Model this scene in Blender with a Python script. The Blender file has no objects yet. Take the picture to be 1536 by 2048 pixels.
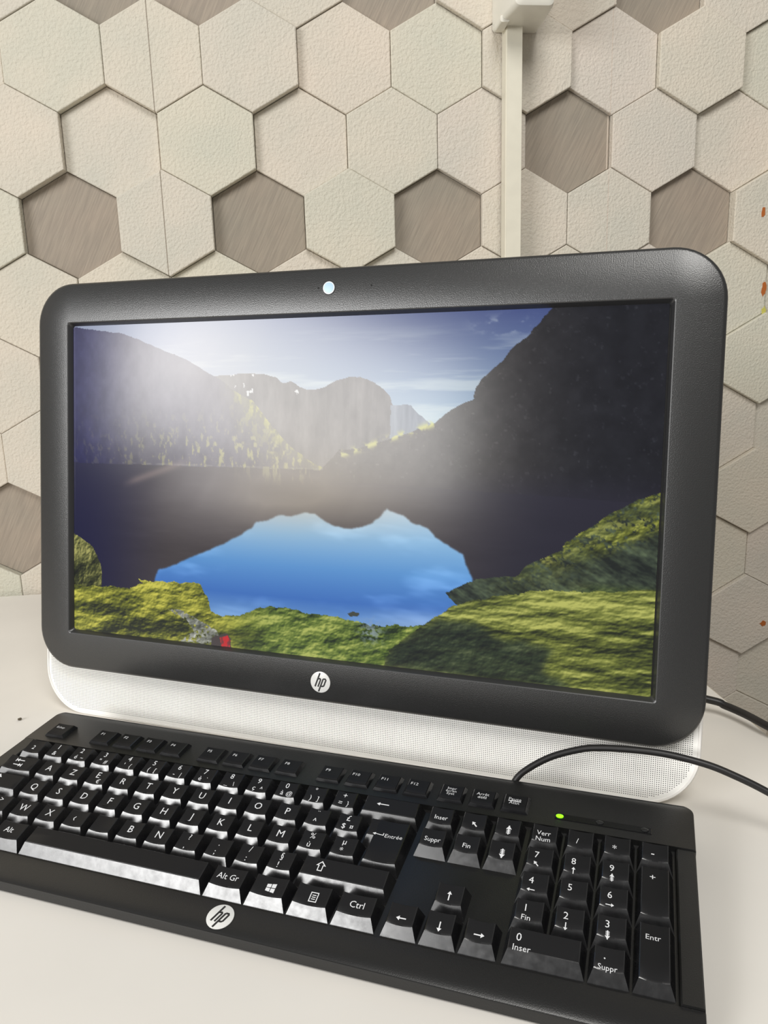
import bpy, bmesh, math, random
import numpy as np
from mathutils import Matrix, Vector

# ------------------------------------------------------------------ camera, world, lights
scene = bpy.context.scene
COL = scene.collection
DESK = 0.74                       # desk top above the floor
CAMZ = DESK + 0.289               # the phone is held 29 cm above the desk top
CAM = Vector((0.0, 0.0, CAMZ))

cam_data = bpy.data.cameras.new('camera')
cam_data.sensor_fit = 'VERTICAL'
cam_data.sensor_height = 36.0
cam_data.lens = 1570.0 / 2048.0 * 36.0
cam_data.clip_start = 0.02
cam = bpy.data.objects.new('camera', cam_data)
cam.matrix_world = Matrix.Translation(CAM) @ Matrix((
    (0.9928355, 0.0527685, -0.1072058),
    (-0.1160875, 0.2134238, -0.9700381),
    (-0.0283072, 0.9755336, 0.2180205))).to_4x4()
COL.objects.link(cam)
scene.camera = cam

world = bpy.data.worlds.new('world')
scene.world = world
world.use_nodes = True
world.node_tree.nodes['Background'].inputs[0].default_value = (1.0, 0.985, 0.95, 1)
world.node_tree.nodes['Background'].inputs[1].default_value = 0.22


def area_light(name, loc, target, sx, sy, power, color):
    d = bpy.data.lights.new(name, 'AREA')
    d.shape = 'RECTANGLE'
    d.size, d.size_y = sx, sy
    d.energy = power
    d.color = color
    o = bpy.data.objects.new(name, d)
    o.location = loc
    o.rotation_euler = (Vector(target) - Vector(loc)).to_track_quat('-Z', 'Y').to_euler()
    COL.objects.link(o)
    return o


# daylight from the window to the left behind the photographer, and an unseen overhead light added for shadows from above
area_light('window_light', (-1.95, -1.08, CAMZ + 0.54), (0.0, -1.08, CAMZ + 0.48), 1.70, 0.64, 50, (1.0, 0.995, 0.985))
area_light('added_overhead_light', (0.12, -0.70, CAMZ + 1.40), (0.05, 0.70, CAMZ), 0.80, 0.80, 20, (1.0, 0.98, 0.94))

vs = scene.view_settings
vs.view_transform = 'Standard'
vs.look = 'None'
vs.exposure = 0.14
vs.gamma = 1.0
vs.use_curve_mapping = False

rng = random.Random(7)


# ------------------------------------------------------------------ helpers
def lin(c):
    c = c / 255.0
    return c / 12.92 if c <= 0.04045 else ((c + 0.055) / 1.055) ** 2.4


def rgb(r, g, b):
    return (lin(r), lin(g), lin(b), 1.0)


def new_mat(name):
    m = bpy.data.materials.new(name)
    m.use_nodes = True
    return m, m.node_tree.nodes, m.node_tree.links, m.node_tree.nodes['Principled BSDF']


def plain(name, col, rough=0.5, spec=0.5, metal=0.0, bump=None, emit=None, strength=1.0):
    """principled material with a fine noise in colour and relief; bump = (scale, strength, distance)"""
    m, N, L, P = new_mat(name)
    P.inputs['Base Color'].default_value = col
    P.inputs['Roughness'].default_value = rough
    P.inputs['Specular IOR Level'].default_value = spec
    P.inputs['Metallic'].default_value = metal
    if emit:
        P.inputs['Emission Color'].default_value = emit
        P.inputs['Emission Strength'].default_value = strength
    tc = N.new('ShaderNodeTexCoord')
    nz = N.new('ShaderNodeTexNoise')
    nz.inputs['Scale'].default_value = bump[0] if bump else 60.0
    nz.inputs['Detail'].default_value = 3.0
    L.new(tc.outputs['Object'], nz.inputs['Vector'])
    mx = N.new('ShaderNodeMix')
    mx.data_type = 'RGBA'
    mx.inputs['A'].default_value = [c * 0.93 for c in col[:3]] + [1]
    mx.inputs['B'].default_value = [min(1, c * 1.07) for c in col[:3]] + [1]
    L.new(nz.outputs['Fac'], mx.inputs['Factor'])
    L.new(mx.outputs['Result'], P.inputs['Base Color'])
    if bump:
        b = N.new('ShaderNodeBump')
        b.inputs['Strength'].default_value = bump[1]
        b.inputs['Distance'].default_value = bump[2]
        L.new(nz.outputs['Fac'], b.inputs['Height'])
        L.new(b.outputs['Normal'], P.inputs['Normal'])
    return m


def mesh_of(name, verts, faces, mat=None, smooth=None):
    me = bpy.data.meshes.new(name)
    me.from_pydata([tuple(v) for v in verts], [], faces)
    bm = bmesh.new()
    bm.from_mesh(me)
    bmesh.ops.recalc_face_normals(bm, faces=bm.faces)
    bm.to_mesh(me)
    bm.free()
    if mat:
        me.materials.append(mat)
    if smooth is not None:
        for p in me.polygons:
            p.use_smooth = True
        me.set_sharp_from_angle(angle=math.radians(smooth))
    return me


def obj(name, me, parent=None, loc=None, rot=None):
    o = bpy.data.objects.new(name, me)
    COL.objects.link(o)
    if parent is not None:
        o.parent = parent
    if loc is not None:
        o.location = loc
    if rot is not None:
        o.rotation_euler = rot
    return o


def tag(o, label=None, category=None, kind=None, group=None):
    for k, v in (('label', label), ('category', category), ('kind', kind), ('group', group)):
        if v:
            o[k] = v
    return o


def thing(name, label, category, mw):
    e = bpy.data.objects.new(name, None)
    e.empty_display_size = 0.05
    e.matrix_world = mw
    COL.objects.link(e)
    return tag(e, label, category)


class MB:
    """collects shapes into one mesh"""
    def __init__(self):
        self.v, self.f = [], []

    def add(self, verts, faces):
        n = len(self.v)
        self.v += [tuple(p) for p in verts]
        self.f += [tuple(i + n for i in fc) for fc in faces]

    def box(self, x0, x1, y0, y1, z0, z1):
        self.add([(x, y, z) for x in (x0, x1) for y in (y0, y1) for z in (z0, z1)],
                 [(0, 1, 3, 2), (4, 6, 7, 5), (0, 4, 5, 1), (2, 3, 7, 6), (0, 2, 6, 4), (1, 5, 7, 3)])

    def loft(self, rings, cap0=True, cap1=True, closed=True):
        n = len(rings[0])
        base = len(self.v)
        for r in rings:
            self.v += [tuple(p) for p in r]
        for k in range(len(rings) - 1):
            for i in range(n if closed else n - 1):
                j = (i + 1) % n
                a, b = base + k * n, base + (k + 1) * n
                self.f.append((a + i, a + j, b + j, b + i))
        if cap0:
            self.f.append(tuple(base + i for i in range(n)))
        if cap1:
            self.f.append(tuple(base + (len(rings) - 1) * n + i for i in reversed(range(n))))

    def poly(self, pts, y0, y1):
        """extrude a polygon given in x,z between two y"""
        self.loft([[(x, y0, z) for x, z in pts], [(x, y1, z) for x, z in pts]])

    def mesh(self, name, mat=None, smooth=None):
        return mesh_of(name, self.v, self.f, mat, smooth)


def rrect(hx, z0, z1, r, n=10, cx=0.0):
    """rounded rectangle outline in x,z, counter-clockwise"""
    pts = []
    for (ax, az, a0) in ((cx + hx - r, z1 - r, 0), (cx - hx + r, z1 - r, 90), (cx - hx + r, z0 + r, 180), (cx + hx - r, z0 + r, 270)):
        for k in range(n + 1):
            a = math.radians(a0 + 90.0 * k / n)
            pts.append((ax + r * math.cos(a), az + r * math.sin(a)))
    return pts


def tube(points, r, mat, name, n=10, sub=8):
    """smooth round cable through the points (Catmull-Rom)"""
    P = [Vector(p) for p in points]
    P = [P[0] * 2 - P[1]] + P + [P[-1] * 2 - P[-2]]
    path = []
    for i in range(1, len(P) - 2):
        for k in range(sub):
            t = k / sub
            a, b, c, d = P[i - 1], P[i], P[i + 1], P[i + 2]
            path.append(0.5 * ((2 * b) + (c - a) * t + (2 * a - 5 * b + 4 * c - d) * t * t + (3 * b - a - 3 * c + d) * t ** 3))
    path.append(P[-2])
    rings = []
    side = Vector((0, 0, 1))
    for i, p in enumerate(path):
        t = (path[min(i + 1, len(path) - 1)] - path[max(i - 1, 0)]).normalized()
        u1 = t.cross(side).normalized()
        u2 = u1.cross(t)
        rings.append([p + (u1 * math.cos(q) + u2 * math.sin(q)) * r for q in [2 * math.pi * k / n for k in range(n)]])
    mb = MB()
    mb.loft(rings)
    return mb.mesh(name, mat, 60)


# ------------------------------------------------------------------ materials
def wall_material(name, cols, metal=False):
    m, N, L, P = new_mat(name)
    geo = N.new('ShaderNodeNewGeometry')
    oi = N.new('ShaderNodeObjectInfo')
    ramp = N.new('ShaderNodeValToRGB')
    ramp.color_ramp.elements[0].color = cols[0]
    ramp.color_ramp.elements[1].color = cols[-1]
    for k, c in enumerate(cols[1:-1]):
        e = ramp.color_ramp.elements.new((k + 1) / (len(cols) - 1))
        e.color = c
    L.new(oi.outputs['Random'], ramp.inputs['Fac'])
    # broad blotches
    n1 = N.new('ShaderNodeTexNoise')
    n1.inputs['Scale'].default_value = 14.0
    n1.inputs['Detail'].default_value = 4.0
    L.new(geo.outputs['Position'], n1.inputs['Vector'])
    tint = N.new('ShaderNodeValToRGB')
    tint.color_ramp.elements[0].color = (0.94, 0.95, 0.94, 1)
    tint.color_ramp.elements[0].position = 0.32
    tint.color_ramp.elements[1].color = (1.05, 1.01, 0.985, 1)
    tint.color_ramp.elements[1].position = 0.68
    L.new(n1.outputs['Fac'], tint.inputs['Fac'])
    mul = N.new('ShaderNodeMix')
    mul.data_type = 'RGBA'
    mul.blend_type = 'MULTIPLY'
    mul.inputs['Factor'].default_value = 1.0
    L.new(ramp.outputs['Color'], mul.inputs['A'])
    L.new(tint.outputs['Color'], mul.inputs['B'])
    out = mul.outputs['Result']
    bmp = N.new('ShaderNodeBump')
    if metal:
        mp = N.new('ShaderNodeMapping')
        ro = N.new('ShaderNodeMapping')
        ro.inputs['Rotation'].default_value = (0, math.radians(-27), 0)
        L.new(geo.outputs['Position'], ro.inputs['Vector'])
        mp.inputs['Scale'].default_value = (720, 100, 34)
        L.new(ro.outputs['Vector'], mp.inputs['Vector'])
        n2 = N.new('ShaderNodeTexNoise')
        n2.inputs['Scale'].default_value = 1.0
        n2.inputs['Detail'].default_value = 3.0
        L.new(mp.outputs['Vector'], n2.inputs['Vector'])
        r2 = N.new('ShaderNodeValToRGB')
        r2.color_ramp.elements[0].color = (0.87, 0.87, 0.87, 1)
        r2.color_ramp.elements[0].position = 0.30
        r2.color_ramp.elements[1].color = (1.13, 1.12, 1.10, 1)
        r2.color_ramp.elements[1].position = 0.72
        L.new(n2.outputs['Fac'], r2.inputs['Fac'])
        m3 = N.new('ShaderNodeMix')
        m3.data_type = 'RGBA'
        m3.blend_type = 'MULTIPLY'
        m3.inputs['Factor'].default_value = 1.0
        L.new(out, m3.inputs['A'])
        L.new(r2.outputs['Color'], m3.inputs['B'])
        out = m3.outputs['Result']
        bmp.inputs['Strength'].default_value = 0.25
        bmp.inputs['Distance'].default_value = 0.0008
        L.new(n2.outputs['Fac'], bmp.inputs['Height'])
        P.inputs['Roughness'].default_value = 0.55
    else:
        n2 = N.new('ShaderNodeTexNoise')
        n2.inputs['Scale'].default_value = 330.0
        n2.inputs['Detail'].default_value = 2.0
        n2.inputs['Roughness'].default_value = 0.5
        n2.inputs['Distortion'].default_value = 0.15
        L.new(geo.outputs['Position'], n2.inputs['Vector'])
        bmp.inputs['Strength'].default_value = 0.62
        bmp.inputs['Distance'].default_value = 0.0022
        L.new(n2.outputs['Fac'], bmp.inputs['Height'])
        P.inputs['Roughness'].default_value = 0.7
    # the two vertical joints where the wall covering's widths meet
    sep = N.new('ShaderNodeSeparateXYZ')
    L.new(geo.outputs['Position'], sep.inputs['Vector'])
    for x0 in (-0.1318, 0.3812):
        s = N.new('ShaderNodeMath')
        s.operation = 'SUBTRACT'
        s.inputs[1].default_value = x0
        L.new(sep.outputs['X'], s.inputs[0])
        a = N.new('ShaderNodeMath')
        a.operation = 'ABSOLUTE'
        L.new(s.outputs[0], a.inputs[0])
        c = N.new('ShaderNodeMath')
        c.operation = 'LESS_THAN'
        c.inputs[1].default_value = 0.00055
        L.new(a.outputs[0], c.inputs[0])
        mm = N.new('ShaderNodeMix')
        mm.data_type = 'RGBA'
        mm.inputs['B'].default_value = rgb(150, 140, 126) if x0 < 0 else rgb(205, 192, 178)
        L.new(c.outputs[0], mm.inputs['Factor'])
        L.new(out, mm.inputs['A'])
        out = mm.outputs['Result']
    L.new(out, P.inputs['Base Color'])
    L.new(bmp.outputs['Normal'], P.inputs['Normal'])
    P.inputs['Specular IOR Level'].default_value = 0.3
    return m


M = {}
M['panel'] = wall_material('wall_panel', [rgb(208, 203, 191), rgb(213, 205, 192), rgb(208, 205, 190), rgb(211, 203, 193)])
M['metal'] = wall_material('wall_brushed', [rgb(152, 144, 132), rgb(160, 149, 137)], metal=True)
M['stain'] = plain('rust_stain', rgb(176, 98, 40), 0.8)
M['stain2'] = plain('yellow_stain', rgb(196, 190, 96), 0.8)
M['wall_base'] = plain('wall_base', rgb(190, 180, 165), 0.9)
M['desk'] = plain('desk_laminate', rgb(232, 228, 221), 0.55, 0.25, bump=(9.0, 0.02, 0.001))
M['desk_edge'] = plain('desk_edge_band', rgb(190, 180, 160), 0.6)
M['floor'] = plain('floor_tile', rgb(150, 140, 128), 0.6)
M['pvc'] = plain('trunking_plastic', rgb(226, 221, 204), 0.38, 0.5)
M['socket'] = plain('socket_plastic', rgb(228, 225, 214), 0.35, 0.5)
M['hole'] = plain('dark_hole', (0.006, 0.006, 0.006, 1), 0.8)
M['bezel'] = plain('bezel_plastic', (0.014, 0.014, 0.014, 1), 0.32, 1.0, bump=(1500.0, 0.25, 0.0005))
M['lip'] = plain('bezel_lip', (0.024, 0.024, 0.025, 1), 0.36, 1.0)
M['white'] = plain('white_casing', rgb(246, 243, 238), 0.38, 0.5)
M['grille'] = plain('grille_white', rgb(250, 247, 242), 0.45, 0.4)
M['logo'] = plain('logo_silver', rgb(225, 225, 222), 0.3, 0.5)
M['logo_dark'] = plain('logo_dark', (0.02, 0.02, 0.02, 1), 0.5)
M['lens'] = plain('lens_blue', rgb(176, 206, 248), 0.35, 0.5)
M['lens_ring'] = plain('lens_ring', rgb(236, 240, 248), 0.25, 0.8)
M['case'] = plain('keyboard_case', (0.011, 0.011, 0.011, 1), 0.33, 0.6, bump=(1800.0, 0.20, 0.0004))
M['key'] = plain('keycap_skirt', (0.009, 0.009, 0.010, 1), 0.22, 1.0)
_n, _l = M['key'].node_tree.nodes, M['key'].node_tree.links
_t, _z, _r = _n.new('ShaderNodeNewGeometry'), _n.new('ShaderNodeTexNoise'), _n.new('ShaderNodeMapRange')
_z.inputs['Scale'].default_value = 260.0
_z.inputs['Detail'].default_value = 4.0
_r.inputs['From Min'].default_value, _r.inputs['From Max'].default_value = 0.35, 0.70
_r.inputs['To Min'].default_value, _r.inputs['To Max'].default_value = 0.21, 0.29
_l.new(_t.outputs['Position'], _z.inputs['Vector'])
_l.new(_z.outputs['Fac'], _r.inputs['Value'])
_l.new(_r.outputs['Result'], _n['Principled BSDF'].inputs['Roughness'])
M['key_top'] = plain('keycap_top', (0.006, 0.006, 0.007, 1), 0.50, 0.35)
M['fkey'] = plain('function_keycap', (0.006, 0.006, 0.007, 1), 0.22, 0.5)
M['legend'] = plain('legend_white', rgb(225, 226, 228), 0.6)
M['cable'] = plain('cable_rubber', (0.012, 0.011, 0.011, 1), 0.42, 0.5)
M['led_green'] = plain('led_green', rgb(120, 220, 20), 0.3, emit=rgb(130, 255, 20), strength=1.6)
M['led_off'] = plain('led_off', (0.02, 0.02, 0.02, 1), 0.2)
M['crumb'] = plain('crumb', rgb(90, 82, 66), 0.9)

# ------------------------------------------------------------------ setting: wall of hexagon panels (flat wallpaper print built as relief to cast its shading), floor
YW = 0.940                         # front face of the proud panels
HW, HS = 0.10272, 0.056615         # hexagon width and upright edge length
X0, Z0 = -0.28410, CAMZ + 0.32751  # one lattice corner
BASE_Y = YW + 0.024

mb = MB()
mb.box(-1.75, 1.75, BASE_Y, BASE_Y + 0.08, 0.0, CAMZ + 1.0)
wall = obj('wall_back', mb.mesh('wall_back', M['wall_base']))
tag(wall, 'back wall of hexagon-printed wallpaper built as relief, beige leathery panels and recessed brushed ones', 'wall', 'structure')

mb = MB()
mb.box(-1.75, 1.75, -1.4, BASE_Y + 0.08, -0.03, 0.0)
fl = obj('floor', mb.mesh('floor', M['floor']))
tag(fl, 'grey brown floor under the white desk', 'floor', 'structure')


def hex_ring(scale_in, y):
    hx, hz, ht = HW / 2 - 0.00025 - scale_in, HS / 2 - scale_in * 0.577, HS - 0.0003 - scale_in * 1.155
    return [(hx, y, -hz), (hx, y, hz), (0, y, ht), (-hx, y, hz), (-hx, y, -hz), (0, y, -ht)]


def hex_verts(bev):
    return [hex_ring(0, 0.0265), hex_ring(0, bev), hex_ring(bev * 0.35, bev * 0.3), hex_ring(bev, 0.0)]


hx_panel = MB()
hx_panel.loft(hex_verts(0.0012), cap0=False)
ME_PANEL = hx_panel.mesh('hex_panel', M['panel'])
hx_metal = MB()
hx_metal.loft(hex_verts(0.0006), cap0=False)
ME_METAL = hx_metal.mesh('hex_panel_brushed', M['metal'])

# depth behind the proudest panels, in mm, set row by row after the wallpaper's printed shading; 'm' marks a brushed recessed panel
LEV = {
    -1: {-1: 0, 0: 'm', 1: 'm', 2: 4, 3: 'm', 4: 0, 5: 3, 6: 'm', 7: 3},
    0: {-1: 3, 0: 1, 1: 1, 2: 0, 3: 6, 4: 5, 5: 1, 6: 6, 7: 0, 8: 7},
    1: {-1: 1, 0: 8, 1: 2, 2: 8, 3: 5, 4: 5, 5: 'm', 6: 4, 7: 8},
    2: {-1: 3, 0: 'm', 1: 2, 2: 'm', 3: 1, 4: 'm', 5: 5, 6: 5, 7: 'm', 8: 1},
    3: {-2: 5, -1: 6, 0: 7, 1: 8, 2: 8, 3: 8, 4: 7, 5: 6, 6: 7, 7: 6},
    4: {-1: 5, 0: 6, 6: 4, 7: 3, 8: 2},
    5: {-2: 5, -1: 4, 7: 7, 8: 9},
    6: {-1: 'm', 0: 'm', 7: 'm', 8: 2},
    7: {-2: 4, -1: 4, 7: 6, 8: 6},
    8: {7: 4, 8: 1},
    9: {7: 5, 8: 8},
    10: {7: 3, 8: 5, 9: 5},
}
rest = MB()
panels = {}
for r in range(-8, 15):
    for i in range(-13, 18):
        cx = X0 + (i + 0.5 + (0.5 if r % 2 else 0.0)) * HW
        cz = Z0 - 1.5 * HS * r - HS / 2
        if abs(cx) > 1.70 or cz < 0.08 or cz > CAMZ + 0.93:
            continue
        lv = LEV.get(r, {}).get(i)
        if lv is None:
            q = rng.random()
            lv = 'm' if q < 0.2 else rng.choice((0, 1, 3, 5, 6, 8))
        d = 0.0145 if lv == 'm' else lv * 0.0013
        if -4 <= i <= 12 and -4 <= r <= 12:
            o = obj('hex_panel', ME_METAL if lv == 'm' else ME_PANEL, wall, (cx, YW + d, cz))
            panels[(r, i)] = o
            if lv == 'm':
                o['label'] = 'recessed brushed taupe hexagon'
        else:
            src = hx_panel
            rest.add([(x + cx, y + YW + d, z + cz) for x, y, z in src.v], src.f)
o = obj('hex_panels_further_out', rest.mesh('hex_panels_further_out', M['panel']), wall)
o['kind'] = 'stuff'


def blob(rx, rz, n=14, seed=1, th=0.0006):
    q = random.Random(seed)
    pts = []
    for k in range(n):
        a = 2 * math.pi * k / n
        s = 0.75 + 0.5 * q.random()
        pts.append((rx * s * math.cos(a), rz * s * math.sin(a)))
    m_ = MB()
    m_.poly(pts, 0.0, -th)
    return m_


def wall_stain(cell, wx, wz, rx, rz, mat, seed):
    p = panels[cell]
    me = blob(rx, rz, seed=seed).mesh('stain', mat)
    s = obj('stain', me, p, (wx - p.location.x, 0.0, CAMZ + wz - p.location.z))
    s['label'] = 'small rusty orange stain'


wall_stain((8, 8), 0.6167, -0.3939, 0.0042, 0.0036, M['stain'], 3)
wall_stain((3, 7), 0.5860, 0.0440, 0.0030, 0.0075, M['stain'], 5)
wall_stain((3, 7), 0.5880, 0.0160, 0.0028, 0.0075, M['stain2'], 8)
wall_stain((2, 8), 0.5740, 0.1330, 0.0022, 0.0060, M['stain'], 11)

# ------------------------------------------------------------------ cable trunking and socket box on the wall
mb = MB()
xa, xb, ya, yb = 0.2505, 0.2690, 0.9215, YW - 0.0002
prof = [(xa, yb), (xa, ya + 0.0015), (xa + 0.0012, ya), (xb - 0.0012, ya), (xb, ya + 0.0015), (xb, yb)]
mb.loft([[(x, y, z) for x, y in prof] for z in (0.72, CAMZ + 0.330)])
o = thing('cable_trunking', 'cream plastic cable trunking running up the wall to the socket box', 'cable trunking',
          Matrix.Translation((0, 0, 0)))
obj('channel', mb.mesh('channel', M['pvc']), o)
mb = MB()                                                 # the clip-on lid sits proud of the channel
mb.box(xa + 0.0008, xb - 0.0008, ya - 0.0007, ya + 0.0002, 0.72, CAMZ + 0.3295)
obj('lid', mb.mesh('lid', M['pvc']), o)

so = thing('socket_box', 'white surface mounted socket box above the trunking', 'socket box', Matrix.Translation((0, 0, 0)))
zb = CAMZ + 0.3240


def box_ring(y, xl, xr, z0, z1, rr):
    return [(x, y, z) for x, z in rrect((xr - xl) / 2, z0, z1, rr, 6, (xl + xr) / 2)]


mb = MB()
mb.loft([box_ring(YW - 0.0003, 0.2395, 0.2905, zb, zb + 0.088, 0.004),
         box_ring(0.900, 0.2420, 0.2895, zb + 0.0006, zb + 0.0875, 0.005),
         box_ring(0.8775, 0.2445, 0.2882, zb + 0.001, zb + 0.087, 0.0055),
         box_ring(0.8720, 0.2462, 0.2870, zb + 0.0025, zb + 0.0855, 0.0055),
         box_ring(0.8695, 0.2500, 0.2835, zb + 0.0065, zb + 0.0815, 0.0055)])
obj('housing', mb.mesh('housing', M['socket'], 35), so)
mb = MB()
mb.loft([[(0.2822 + 0.0024 * math.cos(a), y, zb + 0.0125 + 0.0024 * math.sin(a)) for a in [2 * math.pi * k / 14 for k in range(14)]] for y in (0.8700, 0.8690)])
obj('screw_hole', mb.mesh('screw_hole', M['hole']), so)
mb = MB()                                                 # moulded clip at the foot of the left side
mb.loft([box_ring(0.927, 0.2388, 0.2500, zb - 0.0028, zb + 0.004, 0.002), box_ring(0.905, 0.2395, 0.2495, zb - 0.0015, zb + 0.005, 0.002)])
obj('clip', mb.mesh('clip', M['socket'], 35), so)

# ------------------------------------------------------------------ desk
DX1 = 0.3280
dk = thing('desk', 'white laminate desk pushed up against the hexagon wall', 'desk', Matrix.Translation((-0.4, 0.5, 0)))
mb = MB()
mb.box(-1.30 + 0.4, DX1 + 0.4, 0.14 - 0.5, 0.9385 - 0.5, DESK - 0.022, DESK)
me = mb.mesh('tabletop', M['desk'])
tb = obj('tabletop', me, dk)
bv = tb.modifiers.new('edge', 'BEVEL')
bv.width = 0.0012
bv.segments = 2
mb = MB()
mb.box(DX1 + 0.4, DX1 + 0.4015, 0.142 - 0.5, 0.937 - 0.5, DESK - 0.0215, DESK - 0.0015)
obj('edge_band', mb.mesh('edge_band', M['desk_edge']), dk)
for x in (-1.24, 0.24):
    mb = MB()
    mb.box(x + 0.4, x + 0.425, 0.20 - 0.5, 0.90 - 0.5, 0.0, DESK - 0.022)
    obj('side_panel', mb.mesh('side_panel', M['desk']), dk)

# ------------------------------------------------------------------ all-in-one computer
SO = Vector((0.0206186, 0.5310057, CAMZ - 0.1017821))      # centre of the picture on the screen
SA = Vector((0.8976568, -0.4406951, 0.0))
SB = Vector((0.0694071, 0.1413761, 0.9875198))
SN = Vector((-0.4351952, -0.8864540, 0.1574946))           # towards the viewer
BOT = -0.1882                                              # lower edge of the casing below the picture's centre
base = SO + SB * BOT
mw = Matrix.Identity(4)
for k, ax in enumerate((SA, -SN, SB)):
    for j in range(3):
        mw[j][k] = ax[j]
mw.translation = base
pc = thing('all_in_one_computer', 'black and white all-in-one computer showing a mountain lake picture', 'computer', mw)
H0 = -BOT                                                  # height of the picture's centre in local z
CX = 0.0003

# front bezel with the screen opening (local x, y into the depth, z up); picture plane is y = 0
Bz0, Bz1, Bhx, Brad = H0 - 0.1480, H0 + 0.1494, 0.2462, 0.031
FR = -0.0040
outer = lambda d, y: [(x, y, z) for x, z in rrect(Bhx - d, Bz0 + d, Bz1 - d, Brad - d, 12, CX)]
opening = lambda d, y: [(x, y, z) for x, z in rrect(0.2180 - d, H0 - 0.1200 + d, H0 + 0.1198 - d, 0.0022, 12, 0.0004)]
mb = MB()
mb.loft([outer(0.0008, 0.010), outer(0.0, 0.0085), outer(0.0, -0.0012), outer(0.0007, -0.0030), outer(0.0025, FR), opening(-0.0004, FR)],
        cap0=False, cap1=False)
obj('bezel', mb.mesh('bezel', M['bezel'], 50), pc)
mb = MB()                                                  # chamfered lip falling back to the glass
mb.loft([opening(-0.0004, FR), opening(0.0002, FR + 0.0003), opening(0.0022, -0.0004), opening(0.0026, 0.0012)], cap0=False, cap1=False)
obj('screen_lip', mb.mesh('screen_lip', M['lip'], 30), pc)

# white casing behind
Chx = 0.2478
cas = lambda d, y, top=0.1470: [(x, y, z) for x, z in rrect(Chx - d, 0.0 + d, H0 + top - d, max(0.004, 0.036 - d), 12, -0.0018)]
GY = 0.0072                                                # front of the speaker grille
mb = MB()
mb.loft([cas(0.0026, GY + 0.0010), cas(0.0020, GY - 0.0002), cas(0.0007, GY), cas(0.0, GY + 0.0010), cas(0.0, GY + 0.012), cas(0.008, GY + 0.024),
         cas(0.045, GY + 0.036), cas(0.075, GY + 0.040)], cap0=False)
obj('casing', mb.mesh('casing', M['white'], 40), pc)

# perforated speaker grille, real square holes over a dark backing
pit, hol = 0.00128, 0.00026
in_r = rrect(Chx - 0.0030, 0.0030, H0 + 0.12, 0.033, 12, -0.0018)


def inside_casing(x, z, d):
    hx, r_ = Chx - d, 0.036 - d
    x = abs(x + 0.0018)
    if x > hx or z < d:
        return False
    if x > hx - r_ and z < d + r_:
        return (x - hx + r_) ** 2 + (z - d - r_) ** 2 < r_ * r_
    return True


gv, gf = [], []
nx, nz = int(2 * Chx / pit) + 2, int(0.062 / pit)
for a in range(nx):
    for b in range(nz):
        x, z = -Chx - 0.0018 + a * pit, 0.0012 + b * pit
        if not inside_casing(x, z, 0.0014):
            continue
        n0 = len(gv)
        h = pit / 2
        gv += [(x - h, GY + 0.0004, z - h), (x + h, GY + 0.0004, z - h), (x + h, GY + 0.0004, z + h), (x - h, GY + 0.0004, z + h)]
        if inside_casing(x, z, 0.0044):
            gv += [(x - hol, GY + 0.0004, z - hol), (x + hol, GY + 0.0004, z - hol), (x + hol, GY + 0.0004, z + hol), (x - hol, GY + 0.0004, z + hol)]
            gf += [(n0, n0 + 1, n0 + 5, n0 + 4), (n0 + 1, n0 + 2, n0 + 6, n0 + 5), (n0 + 2, n0 + 3, n0 + 7, n0 + 6), (n0 + 3, n0, n0 + 4, n0 + 7)]
        else:
            gf.append((n0, n0 + 1, n0 + 2, n0 + 3))
gm = bpy.data.meshes.new('speaker_grille')
gm.from_pydata(gv, [], gf)
gm.materials.append(M['grille'])
g = obj('speaker_grille', gm, pc)
g['label'] = 'white perforated speaker grille'
g['kind'] = 'stuff'
mb = MB()
mb.poly(rrect(Chx - 0.0036, 0.0036, 0.075, 0.0324, 10, -0.0018), GY + 0.0012, GY + 0.0016)
obj('grille_backing', mb.mesh('grille_backing', M['hole']), pc)

# stand foot behind
mb = MB()
pr_ = [(0.030, 0.030), (0.045, 0.110), (0.060, 0.112), (0.118, 0.014), (0.105, 0.010)]
tl = 0.158
mb.loft([[(x, y, z) for y, z in pr_] for x in (-0.09, 0.09)])
obj('stand', mb.mesh('stand', M['white'], 30), pc)


# logo: a disc with the two slanted letters
def stroke(pts, w):
    """ribbon polygon along pts"""
    L_, R_ = [], []
    for i, p in enumerate(pts):
        a = Vector(pts[max(i - 1, 0)])
        b = Vector(pts[min(i + 1, len(pts) - 1)])
        t = (b - a).normalized()
        n = Vector((-t.y, t.x)) * w / 2
        L_.append((p[0] + n.x, p[1] + n.y))
        R_.append((p[0] - n.x, p[1] - n.y))
    return L_, R_


def ribbon(mb, pts, w, yf):
    L_, R_ = stroke(pts, w)
    n = len(pts)
    v = [(x, yf, z) for x, z in L_ + R_]
    mb.add(v, [(i, i + 1, n + i + 1, n + i) for i in range(n - 1)])


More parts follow.
